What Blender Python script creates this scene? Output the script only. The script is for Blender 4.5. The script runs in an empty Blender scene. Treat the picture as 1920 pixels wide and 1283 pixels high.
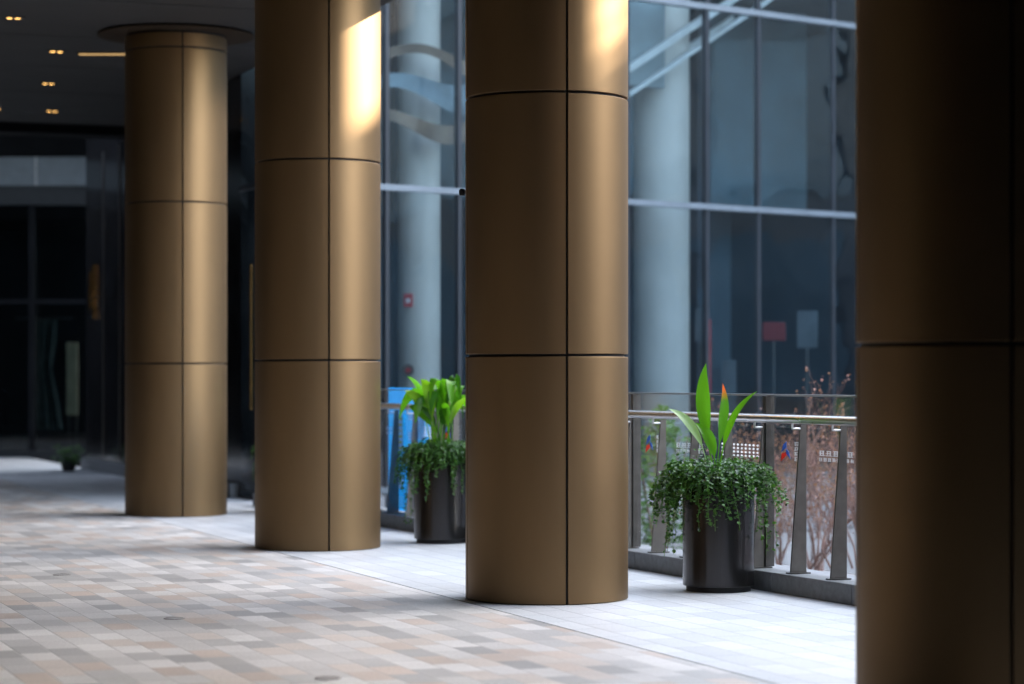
import bpy, math, random
from mathutils import Vector, Matrix
R = math.radians
scene = bpy.context.scene
col = scene.collection
rnd = random.Random(7)

# ------------------------------------------------------------------ helpers
class MB:
    def __init__(s): s.v=[]; s.f=[]; s.sm=[]; s.at=[]
    def add(s, vs, fs, smooth=False):
        b=len(s.v); s.v += [tuple(v) for v in vs]
        for f in fs: s.f.append(tuple(i+b for i in f)); s.sm.append(smooth)
    def box(s, x0,x1,y0,y1,z0,z1):
        s.add([(x0,y0,z0),(x1,y0,z0),(x1,y1,z0),(x0,y1,z0),(x0,y0,z1),(x1,y0,z1),(x1,y1,z1),(x0,y1,z1)],
              [(3,2,1,0),(4,5,6,7),(0,1,5,4),(1,2,6,5),(2,3,7,6),(3,0,4,7)])
        return s
    def obox(s, o, a, s0,s1, n0,n1, z0,z1):
        n=(a[1],-a[0])
        P=lambda q,m,z:(o[0]+a[0]*q+n[0]*m, o[1]+a[1]*q+n[1]*m, z)
        vs=[P(s0,n0,z0),P(s0,n1,z0),P(s1,n1,z0),P(s1,n0,z0),P(s0,n0,z1),P(s0,n1,z1),P(s1,n1,z1),P(s1,n0,z1)]
        s.add(vs,[(3,2,1,0),(4,5,6,7),(0,1,5,4),(1,2,6,5),(2,3,7,6),(3,0,4,7)])
        return s
    def prism(s, poly, z0, z1):
        n=len(poly)
        s.add([(p[0],p[1],z0) for p in poly]+[(p[0],p[1],z1) for p in poly],
              [tuple(range(n))[::-1], tuple(range(n,2*n))]+[(i,(i+1)%n,(i+1)%n+n,i+n) for i in range(n)])
        return s
    def tube(s, pts, rad, n=6, smooth=True, cap=True):
        pts=[Vector(p) for p in pts]
        if not hasattr(rad,'__len__'): rad=[rad]*len(pts)
        vs=[]; up=Vector((0,0,1))
        for i,p in enumerate(pts):
            d=(pts[min(i+1,len(pts)-1)]-pts[max(i-1,0)]).normalized()
            x=d.cross(up)
            if x.length<1e-3: x=d.cross(Vector((0,1,0)))
            x.normalize(); y=x.cross(d).normalized()
            for k in range(n):
                a=2*math.pi*k/n
                vs.append(p+(x*math.cos(a)+y*math.sin(a))*rad[i])
        fs=[]
        for i in range(len(pts)-1):
            for k in range(n):
                fs.append((i*n+k,i*n+(k+1)%n,(i+1)*n+(k+1)%n,(i+1)*n+k))
        s.add(vs,fs,smooth)
        if cap:
            m=len(pts)-1
            s.add(vs[:n]+vs[m*n:],[tuple(range(n))[::-1],tuple(range(n,2*n))])
        return s
    def lathe(s, prof, n=48, cx=0, cy=0, smooth=True):
        for (r0,z0),(r1,z1) in zip(prof[:-1],prof[1:]):
            vs=[]
            for k in range(n):
                a=2*math.pi*k/n
                vs += [(cx+r0*math.cos(a),cy+r0*math.sin(a),z0),(cx+r1*math.cos(a),cy+r1*math.sin(a),z1)]
            s.add(vs,[(2*k,2*((k+1)%n),2*((k+1)%n)+1,2*k+1) for k in range(n)],smooth)
        return s
    def build(s, name, mat, parent=None, loc=(0,0,0), rz=0, world=False, bev=0):
        me=bpy.data.meshes.new(name)
        vs=s.v
        if world:
            off=Vector(parent.location) if parent else Vector(loc)
            vs=[(v[0]-off.x,v[1]-off.y,v[2]-off.z) for v in vs]
        me.from_pydata(vs,[],s.f); me.update()
        me.polygons.foreach_set('use_smooth',s.sm)
        if s.at:
            a=me.attributes.new('along','FLOAT','POINT'); a.data.foreach_set('value',s.at)
        o=bpy.data.objects.new(name,me); col.objects.link(o)
        me.materials.append(mat)
        if parent: o.parent=parent
        if not (world and parent): o.location=loc
        o.rotation_euler=(0,0,rz)
        if bev:
            m=o.modifiers.new('Bevel','BEVEL'); m.width=bev; m.segments=2; m.limit_method='ANGLE'
        return o
def tag(o,label=None,cat=None,group=None,kind=None):
    for k,v in (('label',label),('category',cat),('group',group),('kind',kind)):
        if v: o[k]=v
    return o
def thing(name,label,cat,loc=(0,0,0),rz=0,group=None):
    o=bpy.data.objects.new(name,None); col.objects.link(o); o.location=loc; o.rotation_euler=(0,0,rz)
    o.empty_display_size=.1
    return tag(o,label,cat,group)
def dup(root,loc,rz,label):
    r=root.copy(); col.objects.link(r); r.location=loc; r.rotation_euler=(0,0,rz); r['label']=label
    for ch in list(root.children):
        c=ch.copy(); col.objects.link(c); c.parent=r
        for g in ch.children:
            d=g.copy(); col.objects.link(d); d.parent=c
    return r

# ------------------------------------------------------------------ materials
class NT:
    def __init__(s,name):
        s.m=bpy.data.materials.new(name); s.m.use_nodes=True; s.t=s.m.node_tree; s.t.nodes.clear()
        s.out=s.n('ShaderNodeOutputMaterial')
    def n(s,typ,**kw):
        d=s.t.nodes.new(typ)
        for k,v in kw.items(): setattr(d,k,v)
        return d
    def l(s,a,b): s.t.links.new(a,b)
    def math(s,op,a,b=None,c=None):
        d=s.n('ShaderNodeMath',operation=op)
        for i,x in enumerate((a,b,c)):
            if x is None: continue
            if isinstance(x,(int,float)): d.inputs[i].default_value=x
            else: s.l(x,d.inputs[i])
        return d.outputs[0]
    def ramp(s,fac,stops,interp='LINEAR'):
        d=s.n('ShaderNodeValToRGB'); cr=d.color_ramp; cr.interpolation=interp
        while len(cr.elements)<len(stops): cr.elements.new(.5)
        for e,(p,c) in zip(cr.elements,stops): e.position=p; e.color=(*c,1)
        s.l(fac,d.inputs[0]); return d.outputs[0]
    def noise(s,scale,vec=None,detail=4,rough=.55):
        d=s.n('ShaderNodeTexNoise'); d.inputs['Scale'].default_value=scale; d.inputs['Detail'].default_value=detail
        d.inputs['Roughness'].default_value=rough
        if vec is None:
            vec=s.n('ShaderNodeTexCoord').outputs['Object']
        s.l(vec,d.inputs['Vector']); return d.outputs['Fac']
    def mix(s,fac,a,b,mode='MIX'):
        d=s.n('ShaderNodeMix',data_type='RGBA',blend_type=mode)
        for inp,x in ((d.inputs[0],fac),(d.inputs[6],a),(d.inputs[7],b)):
            if isinstance(x,(int,float)): inp.default_value=x
            elif isinstance(x,tuple): inp.default_value=(*x,1)
            else: s.l(x,inp)
        return d.outputs[2]
    def princ(s,color,rough=.5,metal=0,spec=.5):
        p=s.n('ShaderNodeBsdfPrincipled')
        for nm,x in (('Base Color',color),('Roughness',rough),('Metallic',metal),('Specular IOR Level',spec)):
            i=p.inputs[nm]
            if isinstance(x,(int,float)): i.default_value=x
            elif isinstance(x,tuple): i.default_value=(*x,1)
            else: s.l(x,i)
        s.l(p.outputs[0],s.out.inputs[0]); return p
def simple(name,c,rough=.5,metal=0,var=.12,scale=6,spec=.5,bump=0):
    t=NT(name); f=t.noise(scale)
    c2=tuple(x*(1-var) for x in c); c3=tuple(min(1,x*(1+var)) for x in c)
    cc=t.ramp(f,[(.3,c2),(.7,c3)])
    rr=t.math('MULTIPLY_ADD',f,.16,rough-.08)
    p=t.princ(cc,rr,metal,spec)
    if bump:
        b=t.n('ShaderNodeBump'); b.inputs['Strength'].default_value=bump; b.inputs['Distance'].default_value=.01
        t.l(t.noise(scale*8),b.inputs['Height']); t.l(b.outputs[0],p.inputs['Normal'])
    return t.m
def glass(name,tint,refl=.04,rough=.0,wav=0,dirt=0):
    # one face of a thin sheet: tinted see-through plus a mirror share that grows toward grazing view (Schlick)
    t=NT(name)
    tr=t.n('ShaderNodeBsdfTransparent'); tr.inputs[0].default_value=(*tint,1)
    gl=t.n('ShaderNodeBsdfGlossy'); gl.inputs['Roughness'].default_value=rough; gl.inputs[0].default_value=(1,1,1,1)
    lw=t.n('ShaderNodeLayerWeight'); lw.inputs['Blend'].default_value=.5
    fac=t.math('MULTIPLY_ADD',t.math('POWER',lw.outputs['Facing'],5),1-refl,refl)
    if wav:
        b=t.n('ShaderNodeBump'); b.inputs['Strength'].default_value=wav; b.inputs['Distance'].default_value=.05
        t.l(t.noise(.9,detail=2),b.inputs['Height']); t.l(b.outputs[0],gl.inputs['Normal'])
    mx=t.n('ShaderNodeMixShader'); t.l(fac,mx.inputs[0]); t.l(tr.outputs[0],mx.inputs[1]); t.l(gl.outputs[0],mx.inputs[2])
    last=mx.outputs[0]
    if dirt:
        df=t.n('ShaderNodeBsdfDiffuse'); df.inputs[0].default_value=(.6,.6,.6,1)
        m2=t.n('ShaderNodeMixShader'); t.l(t.math('MULTIPLY',t.noise(2.5),dirt),m2.inputs[0])
        t.l(last,m2.inputs[1]); t.l(df.outputs[0],m2.inputs[2]); last=m2.outputs[0]
    t.l(last,t.out.inputs[0]); return t.m
def emis(name,c,st):
    t=NT(name); e=t.n('ShaderNodeEmission'); e.inputs[0].default_value=(*c,1); e.inputs[1].default_value=st
    t.l(e.outputs[0],t.out.inputs[0]); return t.m
def film(name,c):
    t=NT(name); f=t.noise(3); cc=t.ramp(f,[(.3,tuple(x*.93 for x in c)),(.7,c)])
    p=t.n('ShaderNodeBsdfPrincipled'); t.l(cc,p.inputs['Base Color']); p.inputs['Roughness'].default_value=.4
    tl=t.n('ShaderNodeBsdfTranslucent'); t.l(cc,tl.inputs[0]); mx=t.n('ShaderNodeMixShader'); mx.inputs[0].default_value=.6
    t.l(p.outputs[0],mx.inputs[1]); t.l(tl.outputs[0],mx.inputs[2]); t.l(mx.outputs[0],t.out.inputs[0]); return t.m
def paver(name,stops,w,h,joint,jcol,rough=.5,dirt=.25,bond=.5):
    t=NT(name); tc=t.n('ShaderNodeTexCoord'); sp=t.n('ShaderNodeSeparateXYZ'); t.l(tc.outputs['Object'],sp.inputs[0])
    x=t.math('DIVIDE',sp.outputs[0],w); cx=t.math('FLOOR',x)
    off=t.math('MULTIPLY',t.math('MODULO',t.math('ABSOLUTE',cx),2),bond)
    y=t.math('ADD',t.math('DIVIDE',sp.outputs[1],h),off); cy=t.math('FLOOR',y)
    cb=t.n('ShaderNodeCombineXYZ'); t.l(cx,cb.inputs[0]); t.l(cy,cb.inputs[1])
    wn=t.n('ShaderNodeTexWhiteNoise',noise_dimensions='2D'); t.l(cb.outputs[0],wn.inputs['Vector'])
    c=t.ramp(wn.outputs['Value'],stops,'CONSTANT')
    fx=t.math('MULTIPLY',t.math('SUBTRACT',.5,t.math('ABSOLUTE',t.math('SUBTRACT',t.math('SUBTRACT',x,cx),.5))),w)
    fy=t.math('MULTIPLY',t.math('SUBTRACT',.5,t.math('ABSOLUTE',t.math('SUBTRACT',t.math('SUBTRACT',y,cy),.5))),h)
    ed=t.math('MINIMUM',fx,fy)
    jm=t.math('LESS_THAN',ed,joint)
    wn2=t.n('ShaderNodeTexWhiteNoise',noise_dimensions='2D')
    mp=t.n('ShaderNodeVectorMath',operation='ADD'); mp.inputs[1].default_value=(17,31,0); t.l(cb.outputs[0],mp.inputs[0]); t.l(mp.outputs[0],wn2.inputs['Vector'])
    c=t.mix(1.0,c,t.ramp(wn2.outputs['Value'],[(0,(.90,.90,.90)),(1,(1.06,1.06,1.06))]),'MULTIPLY')
    big=t.noise(.6,detail=5); fine=t.noise(60,detail=3)
    c=t.mix(1.0,c,t.ramp(big,[(.3,(1-dirt,)*3),(.65,(1.05,1.05,1.05))]),'MULTIPLY')
    c=t.mix(1.0,c,t.ramp(fine,[(.3,(.88,.88,.88)),(.7,(1.1,1.1,1.1))]),'MULTIPLY')
    c=t.mix(jm,c,jcol)
    rr=t.math('MULTIPLY_ADD',big,.25,rough-.12)
    p=t.princ(c,rr)
    b=t.n('ShaderNodeBump'); b.inputs['Strength'].default_value=.35; b.inputs['Distance'].default_value=.006
    hh=t.math('ADD',t.math('MINIMUM',t.math('DIVIDE',ed,joint*2.2),1),t.math('MULTIPLY',fine,.25))
    t.l(hh,b.inputs['Height']); t.l(b.outputs[0],p.inputs['Normal'])
    return t.m
def leafmat(name,c1,c2,trans=.4,tip=None,rough=.38):
    t=NT(name); g=t.n('ShaderNodeNewGeometry')
    c=t.ramp(g.outputs['Random Per Island'],[(0,c1),(1,c2)])
    if tip:
        a=t.n('ShaderNodeAttribute',attribute_name='along')
        f=t.math('ADD',a.outputs['Fac'],t.math('MULTIPLY',t.noise(25),.10))
        c=t.mix(t.ramp(f,[(.86,(0,0,0)),(1.02,(1,1,1))]),c,tip)
    p=t.n('ShaderNodeBsdfPrincipled'); t.l(c,p.inputs['Base Color']); p.inputs['Roughness'].default_value=rough
    tl=t.n('ShaderNodeBsdfTranslucent'); t.l(t.mix(1.0,c,(1.5,1.6,.6),'MULTIPLY'),tl.inputs[0])
    mx=t.n('ShaderNodeMixShader'); mx.inputs[0].default_value=trans
    t.l(p.outputs[0],mx.inputs[1]); t.l(tl.outputs[0],mx.inputs[2]); t.l(mx.outputs[0],t.out.inputs[0]); return t.m

def goldmat():
    t=NT('bronze_panel'); tc=t.n('ShaderNodeTexCoord')
    mp=t.n('ShaderNodeMapping'); mp.inputs['Scale'].default_value=(1,1,.12); t.l(tc.outputs['Object'],mp.inputs[0])
    f=t.noise(5,mp.outputs[0],5); g=t.noise(1.1)
    c=t.ramp(f,[(.3,(.215,.138,.070)),(.7,(.234,.151,.077))])
    rr=t.math('ADD',t.math('MULTIPLY_ADD',g,.10,.41),t.math('MULTIPLY',f,.05))
    t.princ(c,rr,.88,.35); return t.m
M={}
M['gold']=goldmat()
M['black']=simple('black_gap',(.008,.008,.009),.6)
M['collar']=simple('collar_bronze',(.035,.024,.015),.8,0,.1,6,.1)
M['soffit']=simple('soffit_panel',(.038,.036,.034),.7,0,.08,1.5,.25)
M['dark']=simple('dark_panel',(.009,.010,.012),.7,0,.3,2,.06)
M['darkgloss']=simple('dark_gloss_stone',(.012,.012,.013),.14,0,.4,1.5,.35)
M['brass']=simple('brass_trim',(.65,.42,.16),.25,1.0,.1,8)
M['fascia']=simple('pale_fascia',(.12,.15,.175),.5)
M['greyfascia']=simple('grey_fascia',(.03,.034,.038),.6,0,.1,6,.2)
M['plinth']=simple('plinth_stone',(.24,.25,.27),.6)
M['steel']=simple('brushed_steel',(.62,.63,.64),.3,.95,.06,20)
M['darksteel']=simple('dark_steel',(.10,.096,.092),.38,.8,.15,14)
M['railcap']=simple('rail_cap',(.30,.33,.35),.35,.7,.1,14)
M['cap']=simple('cap_metal',(.36,.35,.34),.5,.3,.15,14)
M['blade']=simple('steel_blade',(.17,.16,.15),.42,.85,.12,14)
M['kerb']=simple('granite_kerb',(.17,.18,.19),.6,0,.18,25,bump=.2)
M['mullion']=simple('mullion_metal',(.022,.028,.036),.5,.2,.1,6,.3)
M['transom']=simple('transom_metal',(.13,.16,.19),.45,.3)
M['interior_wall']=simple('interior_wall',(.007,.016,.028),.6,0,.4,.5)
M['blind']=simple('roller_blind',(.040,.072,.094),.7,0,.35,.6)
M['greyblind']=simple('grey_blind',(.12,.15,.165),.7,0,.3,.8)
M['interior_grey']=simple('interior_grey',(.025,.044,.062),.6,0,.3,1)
M['tanband']=simple('tan_bulkhead',(.115,.085,.065),.8,0,.5,1.8,.2)
M['greyband']=simple('grey_bulkhead',(.10,.135,.16),.8,0,.5,1.8,.2)
M['palecol']=simple('pale_column',(.36,.345,.325),.6,0,.10,1.2)
M['palebeam']=simple('pale_beam',(.36,.38,.39),.4)
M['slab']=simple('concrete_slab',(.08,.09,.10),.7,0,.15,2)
M['red']=simple('red_paint',(.085,.002,.004),.6,0,.1,6,.2)
M['redalarm']=simple('red_alarm',(.25,.012,.016),.5)
M['white']=simple('grey_board',(.040,.050,.060),.6,0,.2,4,.2)
M['cream']=simple('cream_panel',(.28,.24,.16),.6,0,.3,3,.2)
M['curtain']=simple('pale_cloth',(.055,.068,.066),.8,0,.4,5,.1)
M['blue']=film('blue_banner',(.05,.66,1.0))
M['navy']=film('blue_mark',(.10,.22,.52))
M['redmark']=film('red_mark',(.68,.14,.10))
M['yellow']=film('yellow_mark',(.85,.72,.08))
M['markwhite']=film('white_mark',(.88,.90,.91))
M['mark']=film('etched_mark',(.72,.74,.76))
t=NT('pot_metal'); tc=t.n('ShaderNodeTexCoord'); mp=t.n('ShaderNodeMapping'); mp.inputs['Scale'].default_value=(60,60,1.2); t.l(tc.outputs['Object'],mp.inputs[0])
f=t.noise(1,mp.outputs[0],4); t.princ(t.ramp(f,[(.3,(.045,.043,.044)),(.7,(.070,.068,.069))]),t.math('MULTIPLY_ADD',f,.13,.17),.9); M['pot']=t.m
M['soil']=simple('soil',(.06,.04,.025),.9,0,.4,40)
M['bed']=simple('mulch_bed',(.26,.19,.17),.9,0,.35,3,bump=.5)
M['ground']=simple('outer_ground',(.24,.235,.235),.75,0,.15,.3)
M['twig']=simple('twig_bark',(.22,.125,.10),.8,0,.3,9)
M['drybud']=leafmat('dry_bud',(.24,.10,.075),(.34,.17,.135),.3)
M['trail']=leafmat('trailing_leaf',(.018,.064,.014),(.078,.195,.040),.33)
M['hedge']=leafmat('shrub_leaf',(.05,.13,.03),(.12,.26,.07),.35)
M['blade_leaf']=leafmat('broad_leaf',(.055,.205,.008),(.10,.28,.015),.5,None,.28)
M['blade_dark']=leafmat('broad_leaf_dark',(.025,.105,.008),(.035,.13,.012),.35,None,.28)
M['blade_tip']=leafmat('broad_leaf_orange_tip',(.055,.205,.008),(.09,.27,.015),.5,tip=(.75,.13,.02))
M['blade_pale']=leafmat('broad_leaf_pale',(.24,.38,.18),(.26,.40,.20),.35)
M['blade_yellow']=leafmat('broad_leaf_yellow_green',(.12,.27,.012),(.15,.31,.02),.5,None,.28)
M['stem']=simple('leaf_stem',(.12,.28,.04),.5)
M['fglass']=glass('facade_glass',(.81,.875,.90),.045,.010,.22,.006)
M['cglass']=glass('curved_glass',(.40,.46,.50),.04,.01,.03)
M['rglass']=glass('railing_glass',(.955,.968,.968),.026,0,0,.06)
M['dglass']=glass('door_glass',(.6,.68,.7),.04)
M['lamp']=emis('warm_lamp',(1,.55,.16),5)
M['strip']=emis('warm_strip',(1,.62,.25),.9)
M['otherwall']=simple('dark_curtain_wall',(.035,.052,.068),.3,0,.15,.4)
M['otherglass']=simple('blue_window',(.05,.095,.13),.15,0,.3,.3)
M['tanpanel']=simple('tan_window_blind',(.30,.24,.19),.5,0,.2,.3)  # added so that its tan is mirrored in the left facade panes
M['pave']=paver('coloured_paving',[(0,(.64,.622,.61)),(.24,(.67,.605,.558)),(.40,(.53,.52,.513)),(.58,(.74,.72,.705)),(.80,(.62,.53,.472)),(.92,(.43,.425,.423))],.16,.32,.0028,(.42,.41,.395),.5,.30)
M['pale']=paver('pale_paving',[(0,(.585,.60,.622)),(.35,(.612,.627,.646)),(.7,(.56,.58,.603))],.2,.4,.004,(.33,.34,.36),.5,.14)
M['plaza']=paver('plaza_paving',[(0,(.32,.34,.36)),(.5,(.38,.40,.42))],.6,.6,.004,(.2,.2,.2),.5)

# ------------------------------------------------------------------ frames of the place
TH=R(20.4); O=(0.21,14.9)
U=(-math.sin(TH),math.cos(TH)); V=(math.cos(TH),math.sin(TH))
def W(v,u): return (O[0]+V[0]*v+U[0]*u, O[1]+V[1]*v+U[1]*u)
def L(p):
    dx,dy=p[0]-O[0],p[1]-O[1]; return (dx*V[0]+dy*V[1], dx*U[0]+dy*U[1])
RD=(-.3915,.920); q=math.hypot(*RD); RD=(RD[0]/q,RD[1]/q); RN=(RD[1],-RD[0]); R0=(1.68,15.564)
def RP(s,n=0): return (R0[0]+RD[0]*s+RN[0]*n, R0[1]+RD[1]*s+RN[1]*n)
FD=(.777,.629); q=math.hypot(*FD); FD=(FD[0]/q,FD[1]/q); FN=(FD[1],-FD[0]); F0=(-2.5,26.0)
def FP(t,n=0): return (F0[0]+FD[0]*t+FN[0]*n, F0[1]+FD[1]*t+FN[1]*n)
CEIL=4.75

# ------------------------------------------------------------------ ground and paving
m=MB(); m.add([(-300,-300,0),(300,-300,0),(300,300,0),(-300,300,0)],[(0,1,2,3)])
tag(m.build('ground',M['ground'],loc=(0,0,-.62)),kind='structure')
JV=-.56
m=MB().prism([(-7.2,-22),(JV-.006,-22),(JV-.006,19.6),(-7.2,19.6)],-.6,0)
tag(m.build('pavement',M['pave'],loc=(*O,0),rz=TH),kind='structure')
m=MB().prism([(JV-.006,-22),(JV+.006,-22),(JV+.006,19.6),(JV-.006,19.6)],-.6,-.004)
tag(m.build('paving_joint',M['black'],loc=(*O,0),rz=TH),kind='structure')
poly=[(JV+.006,-22),(3.6,-22),L(RP(-12,.24)),L(RP(11.0,.24)),(1.2,11.8),(1.2,19.6),(JV+.006,19.6)]
m=MB().prism(poly,-.6,0)
tag(m.build('pavement_edge',M['pale'],loc=(*O,0),rz=TH),kind='structure')
m=MB().prism([(-12,19.604),(1.2,19.604),(1.2,40),(-12,40)],-.6,-.003)
tag(m.build('plaza',M['plaza'],loc=(*O,0),rz=TH),kind='structure')
# kerb with stone joints
kb=MB(); s=-12
while s<10.9:
    e=min(s+.98,10.95); kb.obox(R0,RD,s+.003,e-.003,-.15,.20,.0,.125); s+=.98
tag(kb.build('kerb',M['kerb'],bev=.006),kind='structure')
bed=MB()
p=[RP(-6,.26),RP(-6,7),RP(-1,9.5),RP(5,5.5),RP(5,.26)]
bed.prism(p[::-1],-.62,-.42); tag(bed.build('planting_bed',M['bed']),kind='structure')
# round flush caps in the paving
for (x,y),lb in zip([(-3.09,16.6),(-1.9,13.6),(-.83,10.9)],['small round metal cap set in the coloured paving, farthest of three toward the left edge','small round metal cap set in the coloured paving, middle one of three','small round metal cap set in the coloured paving, nearest the bottom edge']):
    c=thing('floor_cap',lb,'floor cap',(x,y,0),0,'round caps in the paving')
    MB().lathe([(.06,0),(.06,.004),(.048,.005)],32).build('rim',M['cap'],c)
    MB().lathe([(.047,.0035),(.0,.0035)],32).build('cover',M['cap'],c)

# ------------------------------------------------------------------ columns
RAD=.5
def make_column(label):
    t=thing('clad_column',label,'column',group='bronze clad columns along the walkway')
    MB().lathe([(.477,0),(.477,CEIL-.002)],64).build('core',M['black'],t)
    tiers=[(.004,1.482),(1.498,3.052),(3.068,4.552),(4.568,4.70)]
    g=.008/RAD
    for z0,z1 in tiers:
        for k in range(4):
            a0=k*math.pi/2+g; a1=(k+1)*math.pi/2-g; n=24
            b=MB(); ang=[a0+(a1-a0)*i/n for i in range(n+1)]
            ring=lambda r,z:[(r*math.cos(a),r*math.sin(a),z) for a in ang]
            e=.003
            o0,o1=ring(RAD,z0+e),ring(RAD,z1-e)
            b.add(o0+o1,[(i,i+1,i+n+2,i+n+1) for i in range(n)],True)
            for zz,zi,fl in ((z0+e,z0,1),(z1-e,z1,0)):
                A,B=ring(RAD,zz),ring(RAD-e,zi)
                fs=[(i,i+1,i+n+2,i+n+1) for i in range(n)]
                if fl: fs=[f[::-1] for f in fs]
                b.add(A+B,fs,False)
                C_=ring(RAD-.025,zi); fs=[(i,i+1,i+n+2,i+n+1) for i in range(n)]
                if fl: fs=[f[::-1] for f in fs]
                b.add(B+C_,fs,False)
            for a in (a0,a1):
                c,s_=math.cos(a),math.sin(a)
                b.add([(RAD*c,RAD*s_,z0+e),((RAD-.025)*c,(RAD-.025)*s_,z0+e),((RAD-.025)*c,(RAD-.025)*s_,z1-e),(RAD*c,RAD*s_,z1-e)],[(0,1,2,3)])
            b.build('panel',M['gold'],t)
    MB().lathe([(.49,4.722),(.765,4.722),(.77,4.725),(.77,4.731),(.765,4.734),(.49,4.734)],64).build('collar',M['collar'],t)
    return t
def seam(phi): return R(phi-90)   # angle from -Y toward +X
cA=make_column('bronze clad column at far left, its top collar showing under the dark soffit')
cA.location=(-3.32,23.9,0); cA.rotation_euler[2]=seam(15.2)
cB=dup(cA,(-1.55,19.3,0),seam(14.6),'bronze clad column with a crisp bright sun patch near its top')
cC=dup(cA,(.214,14.88,0),seam(13.1),'bronze clad column standing between the two leafy potted plants')
cD=dup(cA,(1.905,9.85,0),seam(3.3),'dark bronze clad column cropped by the right and bottom edges of the photo')
# little camera on column C
t=thing('security_camera','tiny dark sensor fixed to the left side of the middle column','sensor',(-.30,14.93,2.50))
MB().tube([(.03,0,0),(-.005,0,0)],.012,10).build('bracket',M['darksteel'],t)
MB().lathe([(0,-.022),(.016,-.020),(.02,-.005),(.02,.012),(.012,.022),(0,.024)],16,-.008,0).build('housing',M['black'],t)

# ------------------------------------------------------------------ soffit and lamps
s_=thing('soffit','dark flat soffit over the walkway, holding warm downlights','ceiling',(*O,CEIL),TH)
MB().box(-7.3,1.2,-22,18.6,0.0,.5).build('soffit_slab',M['soffit'],s_)
b=MB()
for uu in [x*2.4-21 for x in range(17)]: b.box(-7.2,1.19,uu,uu+.012,-.003,.004)
b.build('joint_strip',M['black'],s_)
MB().box(-7.3,1.2,18.62,19.2,-.12,.5).build('end_beam',M['dark'],s_)
dl=[(-4.70,22.8,'warm twin downlight in the soffit at the top left corner'),(-4.74,25.15,'warm twin downlight beside the glowing ceiling strip'),
    (-5.35,27.9,'warm twin downlight, second of the row behind the glowing strip light'),(-5.86,30.8,'warm twin downlight deepest in the dark soffit'),
    (-6.52,30.5,'warm twin downlight cut by the left edge, deep under the soffit'),(-2.80,24.35,'warm downlight close to the collar of the farthest column')]
for x,y,lb in dl:
    d=thing('downlight',lb,'lamp',(x,y,CEIL),TH,'twin downlights in the soffit')
    MB().box(-.10,.10,-.06,.06,-.008,-.0005).build('housing',M['black'],d)
    for sx in (-.038,.038):
        MB().lathe([(.028,-.010),(.0,-.010)],20,sx,0).build('bulb',M['lamp'],d)
d=thing('strip_light','long warm strip light glowing in the soffit left of the farthest column','lamp',(-4.28,25.3,CEIL))
MB().box(-.27,.27,-.05,.05,-.012,-.0005).build('housing',M['black'],d)
MB().box(-.25,.25,-.032,.032,-.018,-.013).build('diffuser',M['strip'],d)

# ------------------------------------------------------------------ railing
rl=thing('railing','steel and glass railing with tapered blade posts on a stone kerb','railing',(*RP(0),.125))
SP=.49; S0=.09
OFF=Matrix.Translation(-Vector((*RP(0),.125)))
for k in range(-12,23):
    s=S0+k*SP
    if s>10.8: continue
    full=(k%4==0)
    b=MB(); th=.007
    prof=[(-.10,.13),(.012,.13),(.012,1.06),(-.028,1.06)]
    vs=[]
    for sg in (-th,th):
        for n,z in prof: x,y=RP(s+sg,n); vs.append((x,y,z))
    b.add(vs,[(0,1,2,3),(7,6,5,4),(0,4,5,1),(1,5,6,2),(2,6,7,3),(3,7,4,0)])
    po=b.build('post',M['blade'],rl,world=True)
    fo=MB().obox(R0,RD,s-.03,s+.03,-.115,.03,.125,.133).build('foot_plate',M['darksteel'],po); fo.data.transform(OFF); fo.location=(0,0,0)
    br=MB(); a=RP(s,-.03); c=RP(s,-.085)
    br.tube([(a[0],a[1],1.035),(c[0],c[1],1.035),(c[0],c[1],1.07)],.008,6)
    bo=br.build('bracket',M['steel'],po); bo.data.transform(OFF)
    if full:
        MB().obox(R0,RD,s-.018,s+.018,-.012,.05,.135,1.235).build('glazing_post',M['darksteel'],rl,world=True)
a=RP(-6.2,-.085); c=RP(10.8,-.085)
MB().tube([(a[0],a[1],1.094),(c[0],c[1],1.094)],.027,16).build('handrail',M['steel'],rl,world=True)
MB().obox(R0,RD,-6.2,10.8,.012,.040,1.2365,1.249).build('top_rail',M['railcap'],rl,world=True,bev=.003)
def glyph(b, s0, z0, w, h, n, r):
    # illegible character: a bundle of strokes
    th=h*.12
    for i in range(3):
        z=z0+h*(.05+.40*i); sa=s0-w*r.uniform(0,.15); sb=s0-w*r.uniform(.8,1)
        b.obox(R0,RD,sb,sa,n,n+.0015,z,z+th)
    for i in range(2):
        ss=s0-w*(.2+.45*i+r.uniform(0,.1))
        b.obox(R0,RD,ss-w*.07,ss+w*.07,n+.0017,n+.003,z0+h*r.uniform(0,.3),z0+h*r.uniform(.8,1.02))
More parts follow.
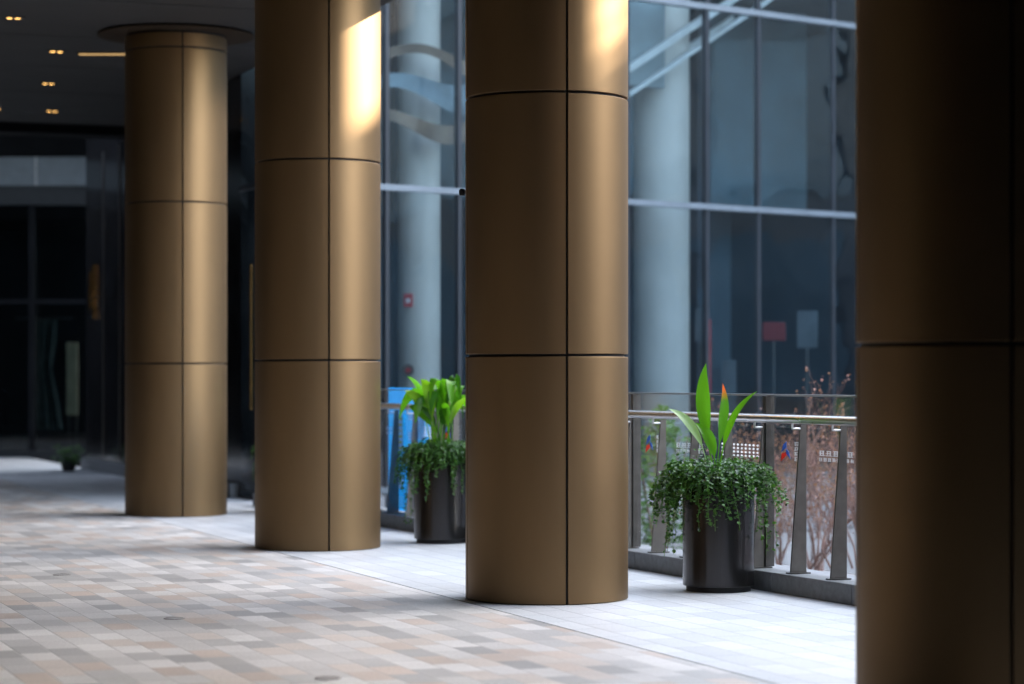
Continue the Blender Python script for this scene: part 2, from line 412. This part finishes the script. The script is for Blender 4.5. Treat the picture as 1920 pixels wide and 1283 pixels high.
for k in range(-12,23,4):
    sa=S0+k*SP+.022; sb=min(S0+(k+4)*SP-.022,10.8)
    if sb-sa<.3: continue
    gp=MB().obox(R0,RD,sa,sb,.020,.030,.16,1.235).build('glass_panel',M['rglass'],rl,world=True)
    if k<-4 or k>16: continue
    r=random.Random(5); e=sb   # left post seen from the walkway
    N=.0155
    def part(nm,b,mt):
        o=b.build(nm,mt,gp); o.data.transform(OFF); return o
    # emblem: blue sails over a red one
    def sail(pts,mt,nm):
        b=MB(); vs=[]
        for nn in (N,N+.003):
            for ds,z in pts: x,y=RP(e-.06-ds*.72,nn); vs.append((x,y,.885+(z-.885)*.78))
        kk=len(pts)
        b.add(vs,[tuple(range(kk)),tuple(range(kk,2*kk))[::-1]]+[(i,i+kk,(i+1)%kk+kk,(i+1)%kk) for i in range(kk)])
        part(nm,b,mt)
    sail([(.12,.875),(.21,.915),(.21,.965),(.16,.94)],M['navy'],'emblem')
    sail([(.21,.865),(.28,.825),(.25,.885),(.21,.905)],M['navy'],'emblem')
    sail([(.11,.80),(.21,.85),(.21,.88),(.13,.865)],M['redmark'],'emblem')
    b=MB()
    for rr in range(4):
        for cc in range(2): glyph(b,e-.31-cc*.085,.825+rr*.032,.07,.026,N,r)
    part('lettering',b,M['mark'])
    b=MB()
    for cc in range(5): glyph(b,e-.62-cc*.085,.868,.07,.034,N,r)
    for cc in range(8): glyph(b,e-.62-cc*.054,.835,.042,.022,N,r)
    part('lettering',b,M['mark'])
    b=MB()
    for rr in range(4):
        for cc in range(11):
            s0=e-1.31-cc*.054; z0=.84+rr*.024
            vs=[]
            for i in range(10):
                a=2*math.pi*i/10; x,y=RP(s0+.0145*math.cos(a),N); vs.append((x,y,z0+.0075*math.sin(a)))
            b.add(vs,[tuple(range(10))])
    part('dot_pattern',b,M['mark'])
# blue notice hung outside the glass
bn=thing('notice_board','blue notice board with white and yellow lettering behind the railing glass','notice board',(*RP(6.8,.06),.14))
MB().obox(R0,RD,6.30,7.36,.066,.070,.14,1.26).build('board',M['blue'],bn,world=True)
b=MB()
for z0,z1,s0,s1 in ((.68,1.02,6.98,7.14),(.34,.46,6.98,7.16),(.80,1.02,6.42,6.58),(.22,.30,6.44,6.62)): b.obox(R0,RD,s0,s1,.0625,.065,z0,z1)
b.build('white_panel',M['markwhite'],bn,world=True)
b=MB(); r=random.Random(3)
for i in range(6):
    z=.70+i*.053; b.obox(R0,RD,6.99,7.03+r.uniform(.02,.08),.060,.062,z,z+.022)
b.build('lettering',M['yellow'],bn,world=True)
b=MB()
for i in range(4): glyph(b,7.14,.18+i*.024,.2,.018,.0625,r)
for i in range(5): glyph(b,6.84,.25+i*.18,.16,.07,.0625,r)
b.build('lettering',M['markwhite'],bn,world=True)

# ------------------------------------------------------------------ potted plants
def blade(b, pts, width, pet=.36, side=(1,0,0), fold=.18, N=22, curl=0):
    P=[Vector(p) for p in pts]
    def bez(t):
        q=P[:]
        while len(q)>1: q=[q[i].lerp(q[i+1],t) for i in range(len(q)-1)]
        return q[0]
    sd=Vector(side).normalized(); vs=[]; al=[]
    for i in range(N+1):
        t=i/N; c=bez(t); d=(bez(min(1,t+.02))-bez(max(0,t-.02))).normalized()
        x=(sd-d*sd.dot(d)).normalized(); nrm=x.cross(d).normalized()
        if t<pet: w=.005
        else:
            k=(t-pet)/(1-pet); w=max(.0012,.5*width*(math.sin(math.pi*k**.92)**.8)+.005*(1-k))
        for j,sx in enumerate((-1,-.5,0,.5,1)):
            vs.append(c+x*w*sx+nrm*(abs(sx)*w*fold+curl*math.sin(9*t+sx)*w*.12)); al.append(t)
    fs=[]
    for i in range(N):
        for j in range(4): fs.append((i*5+j,i*5+j+1,(i+1)*5+j+1,(i+1)*5+j))
    b.add(vs,fs,True); b.at+=al
def leaf_small(b,p,d,n,l,w):
    d=d.normalized(); x=d.cross(n)
    if x.length<1e-3: x=Vector((1,0,0))
    x.normalize(); n=x.cross(d)
    vs=[p,p+d*l*.35+x*w*.5+n*l*.08,p+d*l*.75+x*w*.4+n*l*.05,p+d*l,p+d*l*.75-x*w*.4+n*l*.05,p+d*l*.35-x*w*.5+n*l*.08]
    b.add(vs,[(0,1,2,3),(0,3,4,5)])
PH=.72; PR=.227
def potted(loc,label,leaves,seed,ns=120,drop=(.12,.5),lean=None,RM=.44):
    r=random.Random(seed)
    t=thing('potted_plant',label,'potted plant',(*loc,0),0,'leafy metal pots beside the railing')
    MB().lathe([(0,.035),(.224,.035),(.227,.04),(PR+.001,PH-.012),(PR+.005,PH-.006),(PR+.005,PH),(PR-.012,PH),(PR-.014,PH-.1)],64).build('pot',M['pot'],t)
    MB().lathe([(0,.001),(.205,.001),(.205,.034),(0,.0345)],48).build('plinth',M['black'],t)
    MB().lathe([(PR-.014,PH-.05),(.1,PH-.03),(0,PH-.03)],32).build('soil',M['soil'],t)
    for (pts,w,kind,side) in leaves:
        b=MB(); blade(b,pts,w,side=side,curl=1,fold=r.choice((.15,.25,.32)))
        b.build('leaf',M[{'g':'blade_leaf','o':'blade_tip','p':'blade_pale','y':'blade_yellow','d':'blade_dark'}[kind]],t)
    st=MB(); fo=MB()
    for i in range(ns):
        az=r.uniform(0,2*math.pi)
        if lean and r.random()<.25: az=r.gauss(lean,.6)
        r0=r.uniform(.02,.19); z0=PH-.02; Rr=r.uniform(.27,RM) if r.random()<.75 else r.uniform(.1,.25)
        dz=r.uniform(*drop) if Rr>.26 else r.uniform(-.02,.06)
        if r.random()<.62: dz*=.42
        if math.sin(az)<-.35: dz*=.6
        h=r.uniform(.03,.13); wv=r.uniform(-.5,.5); pts=[]
        for k in range(11):
            q=k/10; rr=r0+(Rr-r0)*(1-(1-q)**2.2)
            z=z0+h*math.sin(math.pi*min(1,q*1.25))-dz*q**2.2
            if z<PH+.02 and rr<PR+.03: 
                if q>.4: rr=PR+.035
            a=az+wv*q*.5
            pts.append(Vector((rr*math.cos(a),rr*math.sin(a),z))+Vector((r.gauss(0,.006),r.gauss(0,.006),r.gauss(0,.006))))
        st.tube(pts,.0016,4,True,False)
        for k in range(10):
            for _ in range(5):
                f=r.random(); p=pts[k].lerp(pts[k+1],f)
                out=Vector((math.cos(az),math.sin(az),0))
                d=Vector((r.gauss(0,1),r.gauss(0,1),r.gauss(-.1,.7)))+out*.6
                n=Vector((r.gauss(0,.5),r.gauss(0,.5),1))+out*.7
                l=r.uniform(.014,.029); leaf_small(fo,p,d,n,l,l*r.uniform(.75,1.0))
    for i in range(4200):
        a=r.uniform(0,6.283); k=.84+.09*math.sin(2*a+seed)+.08*math.sin(5*a+seed*2)
        rr=(RM-.01)*k*r.random()**.42; z=PH+.07*(1-(rr/RM)**2)+.02*math.sin(6*a+9*rr)-.30*max(0,(rr-.24)/.2)*r.random()+r.gauss(0,.028)
        leaf_small(fo,Vector((rr*math.cos(a),rr*math.sin(a),z)),Vector((r.gauss(0,1),r.gauss(0,1),r.gauss(-.1,.5))),Vector((r.gauss(0,.4)+.5*math.cos(a),r.gauss(0,.4)+.5*math.sin(a),1)),r.uniform(.015,.030),r.uniform(.013,.025))
    so=fo.build('trailing_foliage',M['trail'],t)
    st.build('vine_stems',M['stem'],so)
    return t
P1=[([(-.03,.0,.70),(-.05,-.02,.95),(-.15,-.02,1.2),(-.082,-.03,1.445)],.088,'g',(1,.25,0)),
    ([(-.01,-.03,.70),(-.02,-.06,.95),(.045,-.05,1.12),(.022,-.06,1.318)],.072,'o',(.75,.6,0)),
    ([(.0,.02,.70),(.03,.02,.92),(.05,.02,1.12),(.245,.0,1.268)],.056,'g',(.8,-.7,.1)),
    ([(-.06,.0,.70),(-.08,-.02,.93),(-.17,-.05,1.09),(-.322,-.08,1.158)],.064,'p',(.7,.6,.3)),
    ([(-.03,-.05,.70),(-.02,-.1,.86),(-.05,-.14,.99),(-.16,-.16,1.07)],.072,'g',(.9,.4,.2))]
potted((1.315,15.4),'metal pot of ivy with five upright lance leaves, one orange tipped',P1,11,150,(.2,.52),math.pi*1.0)
def bunch(seed,spec):
    r=random.Random(seed); out=[]
    for (tx,tz,droop) in spec:
        bx=r.uniform(-.09,.09); by=r.uniform(-.08,.08); ty=r.uniform(-.3,.15); tx+=r.uniform(-.04,.04); tz+=r.uniform(-.04,.02); bend=r.uniform(-.06,.06)
        if droop: pts=[(bx,by,.7),(bx*1.2+tx*.05,by,1.15),(tx*.75,ty*.6,tz+.45),(tx,ty,tz)]
        else: pts=[(bx,by,.7),(bx+tx*.1+bend,by,1.02),(tx*.62-bend,ty*.5,tz-.03+abs(bend)),(tx,ty,tz)]
        out.append((pts,r.uniform(.06,.10),r.choice('gggddyyp'),(1,r.uniform(-1.2,1.2),r.uniform(-.4,.4))))
    return out
P2=bunch(14,[(-.34,1.27,0),(-.25,1.35,0),(-.17,1.38,0),(-.08,1.36,0),(0,1.36,0),(.07,1.29,0),(.15,1.30,0),(.19,1.18,0),(.18,1.04,1),(.22,.97,1),(-.30,1.14,0),(-.36,1.00,1),(-.18,1.18,0),(.02,1.16,0),(-.22,.98,1),(.09,1.12,1),(-.1,1.2,1),(.13,1.18,1),(.22,1.26,0),(-.05,1.03,1),(-.28,1.24,0),(.05,1.1,0)])
potted((-.578,19.85),'metal pot with a dense clump of drooping broad leaves beside the blue notice',P2,21,150,(.2,.62),None,.38)
P3=bunch(9,[(-.15,1.2,0),(-.08,1.3,0),(-.05,1.33,0),(.1,1.25,0),(.25,1.15,0),(.3,.95,1),(-.1,1.1,0)])
potted((-2.25,24.2),'leafy metal pot mostly hidden behind the sunlit column, near the curved glass corner',P3,31,90,(.12,.45),None,.36)

# ------------------------------------------------------------------ shrubs beyond the railing
def shrub(name,loc,h,seed,label,n0=6):
    r=random.Random(seed); b=MB(); buds=MB()
    def grow(p,d,l,rad,dep):
        pts=[p]; q=p.copy(); dd=d.copy()
        for i in range(3):
            dd=(dd+Vector((r.gauss(0,.13),r.gauss(0,.13),r.gauss(.03,.08)))).normalized(); q=q+dd*l/3; pts.append(q.copy())
        b.tube(pts,[rad,rad*.85,rad*.75,rad*.62],5 if dep<2 else 3,True,False)
        if dep>=4:
            for i in range(2):
                leaf_small(buds,pts[3]+Vector((r.gauss(0,.03),r.gauss(0,.03),r.gauss(0,.03))),Vector((r.gauss(0,1),r.gauss(0,1),r.gauss(0,1))),Vector((0,.2,1)),.03,.02)
            return
        for i in range(r.choice((2,3,3))):
            f=r.choice((1,2,3,3)); nd=(dd+Vector((r.gauss(0,.52),r.gauss(0,.52),r.gauss(.10,.28)))).normalized()
            grow(pts[f],nd,l*r.uniform(.66,.88),rad*.62,dep+1)
    for i in range(n0):
        a=r.uniform(0,6.283); sp=r.uniform(.15,.6)
        grow(Vector((r.gauss(0,.08),r.gauss(0,.08),0)),Vector((sp*math.cos(a),sp*math.sin(a),1)).normalized(),h*.34,.012,0)
    t=thing(name,label,'shrub',loc,0,'bare shrubs beyond the railing')
    b.build('branches',M['twig'],t); buds.build('buds',M['drybud'],t)
shrub('bare_shrub',(2.85,19.9,-.43),1.25,1,'bare reddish twiggy shrub behind the railing glass next to the rightmost column',6)
shrub('bare_shrub',(2.70,22.0,-.43),1.75,2,'tallest bare twiggy shrub rising above the top of the railing',5)
shrub('bare_shrub',(2.45,22.6,-.43),1.3,3,'low bare shrub behind the railing just right of the ivy pot',7)
shrub('bare_shrub',(3.25,22.6,-.43),1.85,5,'bare shrub mostly hidden behind the dark rightmost column',6)
shrub('bare_shrub',(3.0,24.0,-.60),1.5,8,'bare twiggy shrub farthest back, between the other shrubs and the glass building',7)
shrub('bare_shrub',(2.0,21.8,-.43),1.05,6,'short bare shrub behind the ivy pot, left of the other shrubs',7)
def leafy(loc,rx,h,seed,label):
    r=random.Random(seed); b=MB(); st=MB()
    for i in range(1300):
        a=r.uniform(0,6.283); q=r.random()**.5; z=r.random(); prof=math.sin(math.pi*min(1,.15+z*.8))
        k=.75+.25*math.sin(a*3+seed)+.12*math.sin(a*7+z*9)
        leaf_small(b,Vector((rx*q*prof*k*math.cos(a),rx*q*prof*k*math.sin(a),h*(.12+.88*z))),Vector((r.gauss(0,1),r.gauss(0,1),r.gauss(.2,.6))),Vector((r.gauss(0,.5),r.gauss(0,.5),1)),r.uniform(.05,.09),r.uniform(.03,.05))
    for i in range(7):
        a=i*.9; st.tube([(0,0,0),(rx*.3*math.cos(a),rx*.3*math.sin(a),h*.4),(rx*.6*math.cos(a),rx*.6*math.sin(a),h*.85)],[.015,.01,.004],5)
    t=thing('leafy_shrub',label,'shrub',loc); b.build('foliage',M['hedge'],t); st.build('stems',M['twig'],t)
leafy((1.45,23.6,-.62),.45,1.66,1,'green leafy shrub outside the railing in front of the glass building')  # solid shrub added in place of a green reflection along the railing glass

# ------------------------------------------------------------------ glass building
gb=thing('glass_building','blue glass fronted building with pale round columns inside, beyond the railing','building',(*F0,-.6))
TOP=8.5
tb=[.55,1.42,2.44,3.45,4.3,5.0,6.32,7.22,8.58,9.6,10.7,11.9,13.2]
zb=[.10,3.47,5.95,8.4]
for i in range(len(tb)-1):
    for j in range(len(zb)-1):
        MB().obox(F0,FD,tb[i]+.02,tb[i+1]-.02,-.012,0,zb[j]+.03,zb[j+1]-.03).build('pane',M['fglass'],gb,world=True)
for tt in tb: MB().obox(F0,FD,tt-.026,tt+.026,-.06,.02,-.6,TOP).build('mullion',M['mullion'],gb,world=True)
for z in zb: MB().obox(F0,FD,tb[0]+.03,tb[-1]-.03,-.07,.035,z-.035,z+.035).build('transom',M['transom'],gb,world=True)
MB().obox(F0,FD,tb[0]+.03,tb[-1]-.03,-.3,.015,-.6,.05).build('plinth',M['plinth'],gb,world=True)
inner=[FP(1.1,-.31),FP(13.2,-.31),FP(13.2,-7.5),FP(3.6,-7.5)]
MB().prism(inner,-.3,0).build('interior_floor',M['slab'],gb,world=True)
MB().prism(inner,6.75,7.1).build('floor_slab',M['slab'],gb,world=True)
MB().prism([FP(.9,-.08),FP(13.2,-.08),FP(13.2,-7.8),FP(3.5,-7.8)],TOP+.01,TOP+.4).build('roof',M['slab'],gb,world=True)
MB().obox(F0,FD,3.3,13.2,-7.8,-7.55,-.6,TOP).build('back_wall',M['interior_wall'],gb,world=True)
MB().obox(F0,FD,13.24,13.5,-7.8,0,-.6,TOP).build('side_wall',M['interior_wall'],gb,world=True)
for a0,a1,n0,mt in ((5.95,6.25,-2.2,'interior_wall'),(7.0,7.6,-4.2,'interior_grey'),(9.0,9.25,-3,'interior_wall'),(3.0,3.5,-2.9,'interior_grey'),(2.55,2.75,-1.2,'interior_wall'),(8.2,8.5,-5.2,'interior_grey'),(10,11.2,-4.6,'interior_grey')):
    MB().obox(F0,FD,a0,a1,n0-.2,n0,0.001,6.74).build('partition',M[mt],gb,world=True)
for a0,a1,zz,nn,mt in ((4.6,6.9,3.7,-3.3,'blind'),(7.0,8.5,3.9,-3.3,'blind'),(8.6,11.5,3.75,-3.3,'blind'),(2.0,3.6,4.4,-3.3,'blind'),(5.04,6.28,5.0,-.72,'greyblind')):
    MB().obox(F0,FD,a0,a1,nn-.05,nn,zz,6.74).build('roller_blind',M[mt],gb,world=True)  # panel colour carries the sky's reflection and the column's fade into dark
# wavy glass reflections built as solid coloured bands high in the left bay
for zc,hh,ph,mt,nn in ((4.95,.24,.3,'tanband',-.5),(4.55,.34,1.2,'greyband',-.56),(4.18,.20,2.1,'tanband',-.5)):
    b=MB(); vs=[]; n=24
    for i in range(n+1):
        a=1.2+1.9*i/n; x,y=FP(a,nn+.06*math.sin(a*3)); zz=zc+.13*math.sin(a*3.4+ph)
        vs += [(x,y,zz),(x,y,zz+hh*(.8+.35*math.sin(a*2+ph)))]
    b.add(vs,[(2*i,2*i+2,2*i+3,2*i+1) for i in range(n)],True)
    b.build('curved_bulkhead',M[mt],gb,world=True)
for cx,cy,rr in ((1.92,31.05,.36),(-1.10,28.65,.25),(6.6,34.5,.36)):
    MB().lathe([(rr,0),(rr,6.75)],40,cx,cy).build('round_column',M['palecol'],gb,world=True)
# inclined pale beams behind the glass
es=MB()
def incl(n0,n1,t0,z0,t1,z1,h):
    vs=[]
    for nn in (n0,n1):
        for (a,z) in ((t0,z0),(t1,z1),(t1,z1+h),(t0,z0+h)):
            x,y=FP(a,nn); vs.append((x,y,z))
    es.add(vs,[(0,1,2,3),(7,6,5,4),(0,4,5,1),(1,5,6,2),(2,6,7,3),(3,7,4,0)])
incl(-.62,-.55,4.2,4.35,8.2,6.66,.10); incl(-.62,-.55,4.2,4.05,8.2,6.36,.06); incl(-1.5,-1.44,4.2,3.75,8.2,6.06,.14)
es.build('stair_beam',M['palebeam'],gb,world=True)
# curved corner and side wall
arc=[]; c0=Vector(W(1.22,12.6)); c2=Vector(FP(.55,-.02)); ctrl=Vector(W(1.22,11.6))
for i in range(13):
    t=i/12; p=c0*(1-t)**2+ctrl*2*t*(1-t)+c2*t*t; arc.append(p)
for z0,z1 in ((.10,3.43),(3.51,5.9)):
    b=MB(); n=len(arc)
    b.add([(p.x,p.y,z0) for p in arc]+[(p.x,p.y,z1) for p in arc],[(i,i+1,i+n+1,i+n) for i in range(n-1)],True)
    b.build('curved_pane',M['cglass'],gb,world=True)
for z in (.05,3.47):
    MB().tube([(p.x,p.y,z) for p in arc],.035,8).build('curved_transom',M['mullion'],gb,world=True)
MB().tube([(arc[5].x,arc[5].y,0),(arc[5].x,arc[5].y,5.9)],.025,8).build('mullion',M['mullion'],gb,world=True)
for i,za,zc,mt in ((3,1.0,2.6,'brass'),(6,.6,3.2,'steel'),(7,.9,3.3,'brass')):
    q=arc[i]; MB().tube([(q.x-.03,q.y-.05,za),(q.x-.03,q.y-.05,zc)],.016,10).build('door_pull',M[mt],gb,world=True)  # bars added as solid streaks of warm reflection in the curved glass
b=MB(); b.prism([FP(.95,-.35),FP(1.05,-.35),FP(1.55,-1.6),FP(1.45,-1.6)],0.001,6.74); b.build('partition',M['interior_wall'],gb,world=True)
b=MB(); b.prism([W(1.22,12.6),W(1.22,22.1),W(1.7,22.1),W(1.7,12.6)][::-1],-.6,TOP); b.build('side_wall',M['darkgloss'],gb,world=True)
for uu in (13.5,14.7,15.9,17.1,18.3,19.5,20.7): 
    b=MB(); b.prism([W(1.205,uu),W(1.205,uu+.05),W(1.218,uu+.05),W(1.218,uu)][::-1],.2,4.6); b.build('wall_trim',M['darksteel'],gb,world=True)
for uu,za,zc in ((21.3,2.2,3.0),(21.6,2.35,2.9)):
    b=MB(); b.prism([W(1.18,uu),W(1.18,uu+.10),W(1.216,uu+.10),W(1.216,uu)][::-1],za,zc); b.build('brass_plate',M['brass'],gb,world=True)  # brass pieces added to form the gold glint on the polished wall
b=MB(); b.prism([W(1.12,12.7),W(1.12,22.0),W(1.215,22.0),W(1.215,12.7)][::-1],0.0,.16); b.build('skirting',M['kerb'],gb,world=True)
# things inside
sg=thing('red_sign','red sign on a thin post inside the glass building','sign',(3.40,31.4,0))
MB().box(-.015,.015,-.01,.02,.03,1.85).build('post',M['black'],sg); MB().lathe([(0,0.03),(.15,.03),(.16,.0)],24).build('foot',M['black'],sg)
MB().box(-.15,.15,-.03,-.012,1.83,2.07).build('sign_board',M['red'],sg,bev=.01)
for (x,y,z0,z1,w,lb) in ((3.98,32.6,1.75,2.25,.14,'grey display board inside the glass building, right of the red sign'),(2.84,31.6,.45,1.58,.09,'narrow grey display board on a stand inside the glass building'),(2.47,31.6,1.82,2.25,.08,'small grey board inside the glass building beside the round column')):
    d=thing('display_board',lb,'board',(x,y,0))
    MB().box(-w,w,-.02,.02,z0,z1).build('board',M['white'],d,bev=.008); MB().box(-.02,.02,-.015,.015,.03,z0).build('leg',M['black'],d)
    MB().lathe([(0,.03),(.14,.03),(.15,0)],20).build('foot',M['black'],d)
rp=thing('red_post','slim red post inside the glass building','post',(2.53,31.0,0)); MB().tube([(0,0,.03),(0,0,2.1)],.022,12).build('shaft',M['redalarm'],rp); MB().lathe([(0,.03),(.1,.03),(.11,0)],20).build('foot',M['black'],rp)
fa=thing('fire_alarm','small red fire alarm box on the narrow pale column behind glass','alarm',(-1.22,28.41,2.18))
MB().box(-.055,.055,-.04,.01,0,.16).build('case',M['redalarm'],fa,bev=.008); MB().box(-.025,.025,-.046,-.041,.05,.10).build('button',M['mark'],fa)
fb=thing('wall_bell','small dark round bell low on the narrow pale column behind glass','bell',(-1.22,28.37,1.44))
b=MB(); b.tube([(0,.03,0),(0,0,0)],.07,20); b.build('dome',M['darksteel'],fb); b=MB(); b.tube([(0,0,0),(0,-.015,0)],.03,14); b.build('boss',M['redalarm'],fb)

# ------------------------------------------------------------------ dark building across the far end
fb=thing('far_building','dark glazed building closing the far end of the walkway','building',(-10,41,0))
MB().box(-20,-5.6,42.6,43.0,-.6,6.5).build('rear_wall',M['dark'],fb,world=True)
MB().box(-20,-5.6,40.9,41.3,4.60,5.08).build('fascia',M['fascia'],fb,world=True)
MB().box(-20,-5.6,41.0,41.35,5.085,6.5).build('upper_wall',M['dark'],fb,world=True)
MB().box(-20,-5.0,34.9,43,6.52,7.0).build('overhang',M['dark'],fb,world=True)  # unseen slab added to darken the plaza below
MB().box(-20,-5.6,40.95,41.35,4.28,4.595).build('lintel',M['greyfascia'],fb,world=True)
for x in (-8.05,-10.4,-12.7): MB().box(x-.015,x+.015,40.885,40.9,4.60,5.08).build('fascia_joint',M['palebeam'],fb,world=True)
for x in [-7.0-1.15*i for i in range(9)]:
    MB().box(x-.05,x+.05,41.0,41.1,0,4.275).build('door_frame',M['dark'],fb,world=True)
    MB().box(x-1.10,x-.05,41.04,41.055,.12,4.275).build('door_pane',M['dglass'],fb,world=True)
    MB().box(x-1.10,x-.05,41.0,41.08,2.6,2.68).build('door_rail',M['dark'],fb,world=True)
MB().box(-20,-5.6,40.98,41.12,-.05,.118).build('sill',M['greyfascia'],fb,world=True)
cp=thing('cream_panel','tall cream panel standing behind the far left door glass','panel',(-7.55,41.5,0))  # pale reflection in the door glass, built as a cream board
MB().box(-.10,.10,-.02,.02,.7,1.95).build('board',M['cream'],cp,bev=.01); MB().box(-.08,-.05,-.02,.02,0,.7).build('leg',M['black'],cp); MB().box(.05,.08,-.02,.02,0,.7).build('leg',M['black'],cp)
cu=MB(); n=40; vs=[]
for i in range(n+1):
    a=i/n
    for z,wd in ((.45,.30),(.9,.26),(1.5,.19),(2.0,.24),(2.35,.2)):
        vs.append(((a-.5)*2*wd+.05*math.sin(z*3),.05*math.sin(a*34)+.03*math.sin(a*11),z))
cu.add(vs,[(i*5+j,i*5+5+j,i*5+6+j,i*5+1+j) for i in range(n) for j in range(4)],True)
ct=thing('gathered_curtain','dim gathered curtain behind the far left door glass','curtain',(-8.05,41.6,0)); cu.build('cloth',M['curtain'],ct); MB().tube([(-.5,0,2.37),(.5,0,2.37)],.015,8).build('rod',M['darksteel'],ct)  # blurry reflection in the door glass, built as a rippled sheet
b=MB(); r=random.Random(8)
for i in range(160): leaf_small(b,Vector((r.gauss(0,.10),r.gauss(0,.10),r.uniform(.12,.34))),Vector((r.gauss(0,1),r.gauss(0,1),r.gauss(.4,.5))),Vector((r.gauss(0,.4),r.gauss(0,.4),1)),.07,.035)
sp=thing('small_plant','small low green plant at the far end by the dark wall','plant',(-6.4,34.9,0)); b.build('foliage',M['trail'],sp); MB().lathe([(0,0),(.09,0),(.12,.16),(.10,.16),(0,.14)],20).build('pot',M['black'],sp)

# ------------------------------------------------------------------ unseen walls added beside and behind the viewpoint for their shade
lw=thing('shop_front','dark glazed shop front along the inner side of the walkway','building',(*W(-7.2,0),0))  # out of view, added only for its darkness
b=MB(); b.prism([W(-7.6,-22),W(-7.2,-22),W(-7.2,32),W(-7.6,32)],-.6,8); b.build('wall',M['dark'],lw,world=True)
for i in range(16):
    u0=-21.5+i*2.5; b=MB(); b.prism([W(-7.19,u0),W(-7.12,u0),W(-7.12,u0+.1),W(-7.19,u0+.1)],0,4.7); b.build('mullion',M['darksteel'],lw,world=True)
bw=thing('end_wall','dark stone wall closing the walkway behind the viewpoint','wall',(*W(-3,-22.2),0))  # out of view, added to close off light from behind
b=MB(); b.prism([W(-7.6,-22.6),W(6,-22.6),W(6,-22.1),W(-7.6,-22.1)],-.6,6); b.build('wall_panel',M['dark'],bw,world=True)
b=MB(); b.prism([W(-7.0,-22.09),W(1,-22.09),W(1,-22.05),W(-7.0,-22.05)],0,.15); b.build('skirting',M['darksteel'],bw,world=True)
rb=thing('side_block','dark stone shop block beside the walkway near the viewpoint','building',(*W(3,-12),0))  # out of view, added to shade the nearest column and floor
b=MB(); b.prism([W(1.5,-22),W(8,-22),W(8,-5.8),W(1.5,-5.8)],-.6,7); b.build('wall',M['dark'],rb,world=True)
for i in range(5):
    u0=-21+i*2.7; b=MB(); b.prism([W(1.46,u0),W(1.49,u0),W(1.49,u0+2.2),W(1.46,u0+2.2)],.4,3.4); b.build('window',M['otherglass'],rb,world=True)

# unseen building added to cut the sun down to patches high on the columns
AZ=R(113); SH=Vector((math.sin(AZ),-math.cos(AZ))); SQ=Vector((-SH.y,SH.x)); EL=R(29)
def S2(d,p): v=SH*d+SQ*p; return (v.x,v.y)
DB=SH.dot(Vector((-1.05,19.3)))
PB=SQ.dot(Vector((-1.1,19.35)))
ob=thing('opposite_building','dark glass office building across the street','building',(*S2(DB+30,15),-.6))
H=3.50+25*math.tan(EL); F_=DB+25; PS=PB+2.4
b=MB(); b.prism([S2(F_,5),S2(F_+3,5),S2(F_+3,PS),S2(F_,PS)],-.6,H); b.build('wall',M['otherwall'],ob,world=True)
b=MB(); b.prism([S2(F_-.05,PS+.01),S2(F_+3,PS+.01),S2(F_+3,PS+22),S2(F_-.05,PS+22)],-.6,H+2.5); b.build('tower_wall',M['otherwall'],ob,world=True)  # taller part added to keep sun off the farthest column and plaza
b=MB(); b.prism([S2(F_+.15,-9),S2(F_+3,-9),S2(F_+3,4.99),S2(F_+.15,4.99)],-.6,8); b.build('low_wing',M['otherwall'],ob,world=True)  # low part added to hide bright sky from the facade's reflections
# unseen slats added along the roof edge to thin the sun on the middle column
for i in range(9):
    b=MB(); z0=H+.06+i*.2; b.prism([S2(F_+.02,5.5),S2(F_+.06,5.5),S2(F_+.06,PB-2.3),S2(F_+.02,PB-2.3)],z0,z0+.075); b.build('screen_slat',M['darksteel'],ob,world=True)
for fl in range(4):
    for k in range(6):
        p0=6+k*3.5; z0=1+fl*4.1
        b=MB(); b.prism([S2(F_-.15,p0),S2(F_-.06,p0),S2(F_-.06,p0+2.9),S2(F_-.15,p0+2.9)],z0,z0+3.2); b.build('window',M['tanpanel' if (k==0 and fl>1) else 'otherglass'],ob,world=True)

# ------------------------------------------------------------------ light
w=bpy.data.worlds.new('World'); scene.world=w; w.use_nodes=True; nt=w.node_tree; nt.nodes.clear()
sky=nt.nodes.new('ShaderNodeTexSky'); sky.sky_type='NISHITA'; sky.sun_disc=False; sky.sun_elevation=EL; sky.sun_rotation=math.atan2(SH.x,SH.y)
sky.air_density=1.0; sky.dust_density=1.5; sky.ozone_density=1.0
hs=nt.nodes.new('ShaderNodeHueSaturation'); hs.inputs['Saturation'].default_value=.55
bg=nt.nodes.new('ShaderNodeBackground'); bg.inputs[1].default_value=1.95
wo=nt.nodes.new('ShaderNodeOutputWorld')
nt.links.new(sky.outputs[0],hs.inputs['Color']); nt.links.new(hs.outputs[0],bg.inputs[0]); nt.links.new(bg.outputs[0],wo.inputs[0])
ld=bpy.data.lights.new('sun','SUN'); ld.energy=52; ld.angle=R(.5); ld.color=(1,.89,.72)
lo=bpy.data.objects.new('sun',ld); col.objects.link(lo); lo.location=(20,10,20)
D=-Vector((SH.x*math.cos(EL),SH.y*math.cos(EL),math.sin(EL))); lo.rotation_euler=D.to_track_quat('-Z','Y').to_euler()

# ------------------------------------------------------------------ camera
cd=bpy.data.cameras.new('camera'); cam=bpy.data.objects.new('camera',cd); col.objects.link(cam)
cam.location=(0,0,1.36); cam.rotation_euler=(R(90),0,0)
cd.lens=85; cd.sensor_width=36; cd.shift_y=.0341; cd.clip_end=1000; cd.clip_start=.1
cd.dof.use_dof=True; cd.dof.focus_distance=15.0; cd.dof.aperture_fstop=1.6
scene.camera=cam
scene.view_settings.view_transform='Standard'; scene.view_settings.look='None'; scene.view_settings.exposure=0
